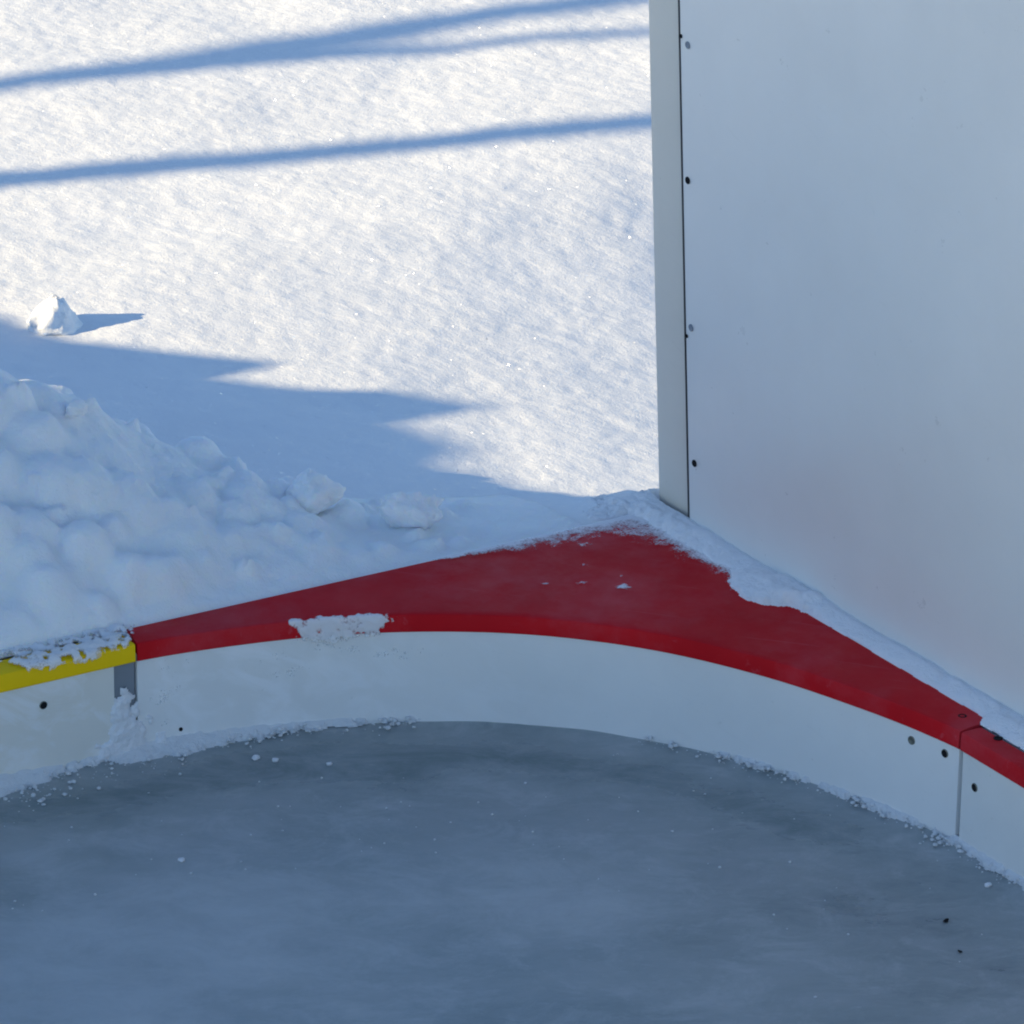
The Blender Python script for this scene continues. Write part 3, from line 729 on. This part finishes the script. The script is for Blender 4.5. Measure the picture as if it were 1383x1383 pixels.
# unseen shrub, added and shaped so its top casts the jagged shadow edge
tipsxy = [(-1.6, 3.2, .2), (-1.0, 2.4, .2), (-.552, 1.777, .205), (-.485, 1.549, .204), (-.318, 1.376, .202), (-.136, 1.215, .194), (-.311, 1.186, .201), (-.199, 1.057, .199), (.02, .952, .181), (.163, .814, .165), (-.086, .791, .183),
          (-.056, .719, .179), (-.02, .611, .174), (-.121, .53, .18), (-.074, .405, .176), (-.005, .281, .167), (.03, .18, .18), (.08, .11, .2), (.25, .003, .2), (.6, -.095, .2), (1.9, -.44, .2)]
DS = 4.2
sil = []
for (px, py, pz) in tipsxy:
    a = px*SX+py*SY; s_ = px*.251+py*.968
    sil.append((s_, pz+(a+DS)*TE))              # height of the foliage edge in the plane DS up-sun of the corner
sh = thing('shade_shrub', 'unseen evergreen shrub added to cast the jagged shadow, nearest of the trees at left', 'shrub', (-SX*DS+.251*.7, -SY*DS+.968*.7, FZ-.05))
V = []; F = []; rs = random.Random(3)
def pl(s_, z_, dep): return Vector((-SX*(DS+dep)+.251*s_, -SY*(DS+dep)+.968*s_, z_))
ns = len(sil); deps = [-.14, -.07, 0, .08, .16]; ins = [.06, .015, .0, .015, .07]
for j, dp in enumerate(deps):
    for (s_, z_) in sil: V.append(pl(s_, z_-ins[j]+dp*TE*1.0, dp))
for j in range(len(deps)-1):
    for i in range(ns-1): F.append((j*ns+i, j*ns+i+1, (j+1)*ns+i+1, (j+1)*ns+i))
for j in (0, len(deps)-1):                      # flanks down to the ground
    b_ = len(V)
    for (s_, z_) in sil: V.append(pl(s_, FZ-.03, deps[j]*1.4))
    for i in range(ns-1): F.append((j*ns+i, j*ns+i+1, b_+i+1, b_+i))
rel(pyd('shade_core', V, F, M_leaf, None, False), sh)  # solid core cut to the outline of the wanted shadow
V = []; F = []
for k in range(520):
    s_ = rs.uniform(sil[-1][0], sil[0][0]); z_ = float(np.interp(s_, [q[0] for q in sil][::-1], [q[1] for q in sil][::-1]))
    z = FZ+(z_-.12-FZ)*rs.random(); sg = rs.choice((-1, 1)); p = pl(s_, z, sg*.15)
    out = Vector((-SX*sg, -SY*sg, 0)); needle_spray(V, F, p, out+Vector((rs.uniform(-.5, .5), rs.uniform(-.5, .5), rs.uniform(.2, .9))), .11, .06, rs)
rel(pyd('foliage', V, F, M_leaf, None, False), sh)
v, f = tube([(sh.location.x, sh.location.y, FZ-.05), (sh.location.x+.02, sh.location.y, FZ+.6), (sh.location.x, sh.location.y+.03, FZ+1.2)], [.05, .04, .015]); rel(pyd('stem', v, f, M_bark), sh)

# bare trees: their trunks and limbs throw the long stripes over the field
def caster(px, py, dist): return Vector((px-SX*dist, py-SY*dist, FZ+dist*TE))
def bare_tree(lab, trunk_pts, trunk_r, limbs):
    b0 = Vector(trunk_pts[0]); t = thing('bare_tree', lab, 'tree', b0, 'bare trees left of the rink')
    v, f = tube(trunk_pts, trunk_r, 10); rel(pyd('trunk', v, f, M_bark), t)
    for pts, rr in limbs:
        v, f = tube(pts, rr, 8); rel(pyd('limb', v, f, M_bark), t)
c0 = caster(-.118, 2.626, 9.0); c1 = caster(.669, 2.434, 9.8); c2 = caster(1.495, 2.247, 10.65)
bare_tree('slim upright bare tree left of the snow field', [(c0.x+.03, c0.y-.02, FZ-.1), (c0.x, c0.y, 1.6), c0, c1, c2, c2+Vector((.05, .1, 1.6)), c2+Vector((.15, .1, 3.2))], [.085, .075, .066, .062, .064, .03, .01],
          [([c2+Vector((0, 0, .4)), c2+Vector((.3, .7, 1.3)), c2+Vector((.4, 1.1, 2.2))], [.025, .015, .005])])
a0 = caster(.21, 3.267, 10.0); a00 = caster(.715, 3.225, 10.55); a1 = caster(1.175, 3.22, 11.05); a2 = caster(1.48, 3.215, 11.4); a3 = caster(2.08, 3.19, 12.0); am = caster(-1.6, 3.45, 8.2)
f0 = caster(.45, 3.22, 10.27); f1 = caster(1.103, 3.11, 11.0); f2 = caster(1.389, 3.03, 11.3); f3 = caster(1.914, 2.89, 11.9); f4 = caster(2.6, 2.72, 12.6)
bare_tree('forked leaning bare tree farther left of the snow field', [(am.x+.05, am.y, FZ-.1), (am.x, am.y, 1.4), am, a0, a00, a1, a2, a3, a3+Vector((0, .5, 1.2)), a3+Vector((.1, .8, 2.6))], [.09, .075, .065, .055, .060, .075, .070, .066, .045, .01],
          [([f0, f1, f2, f3, f4, f4+Vector((.2, -.3, .8))], [.04, .052, .042, .038, .03, .006])])
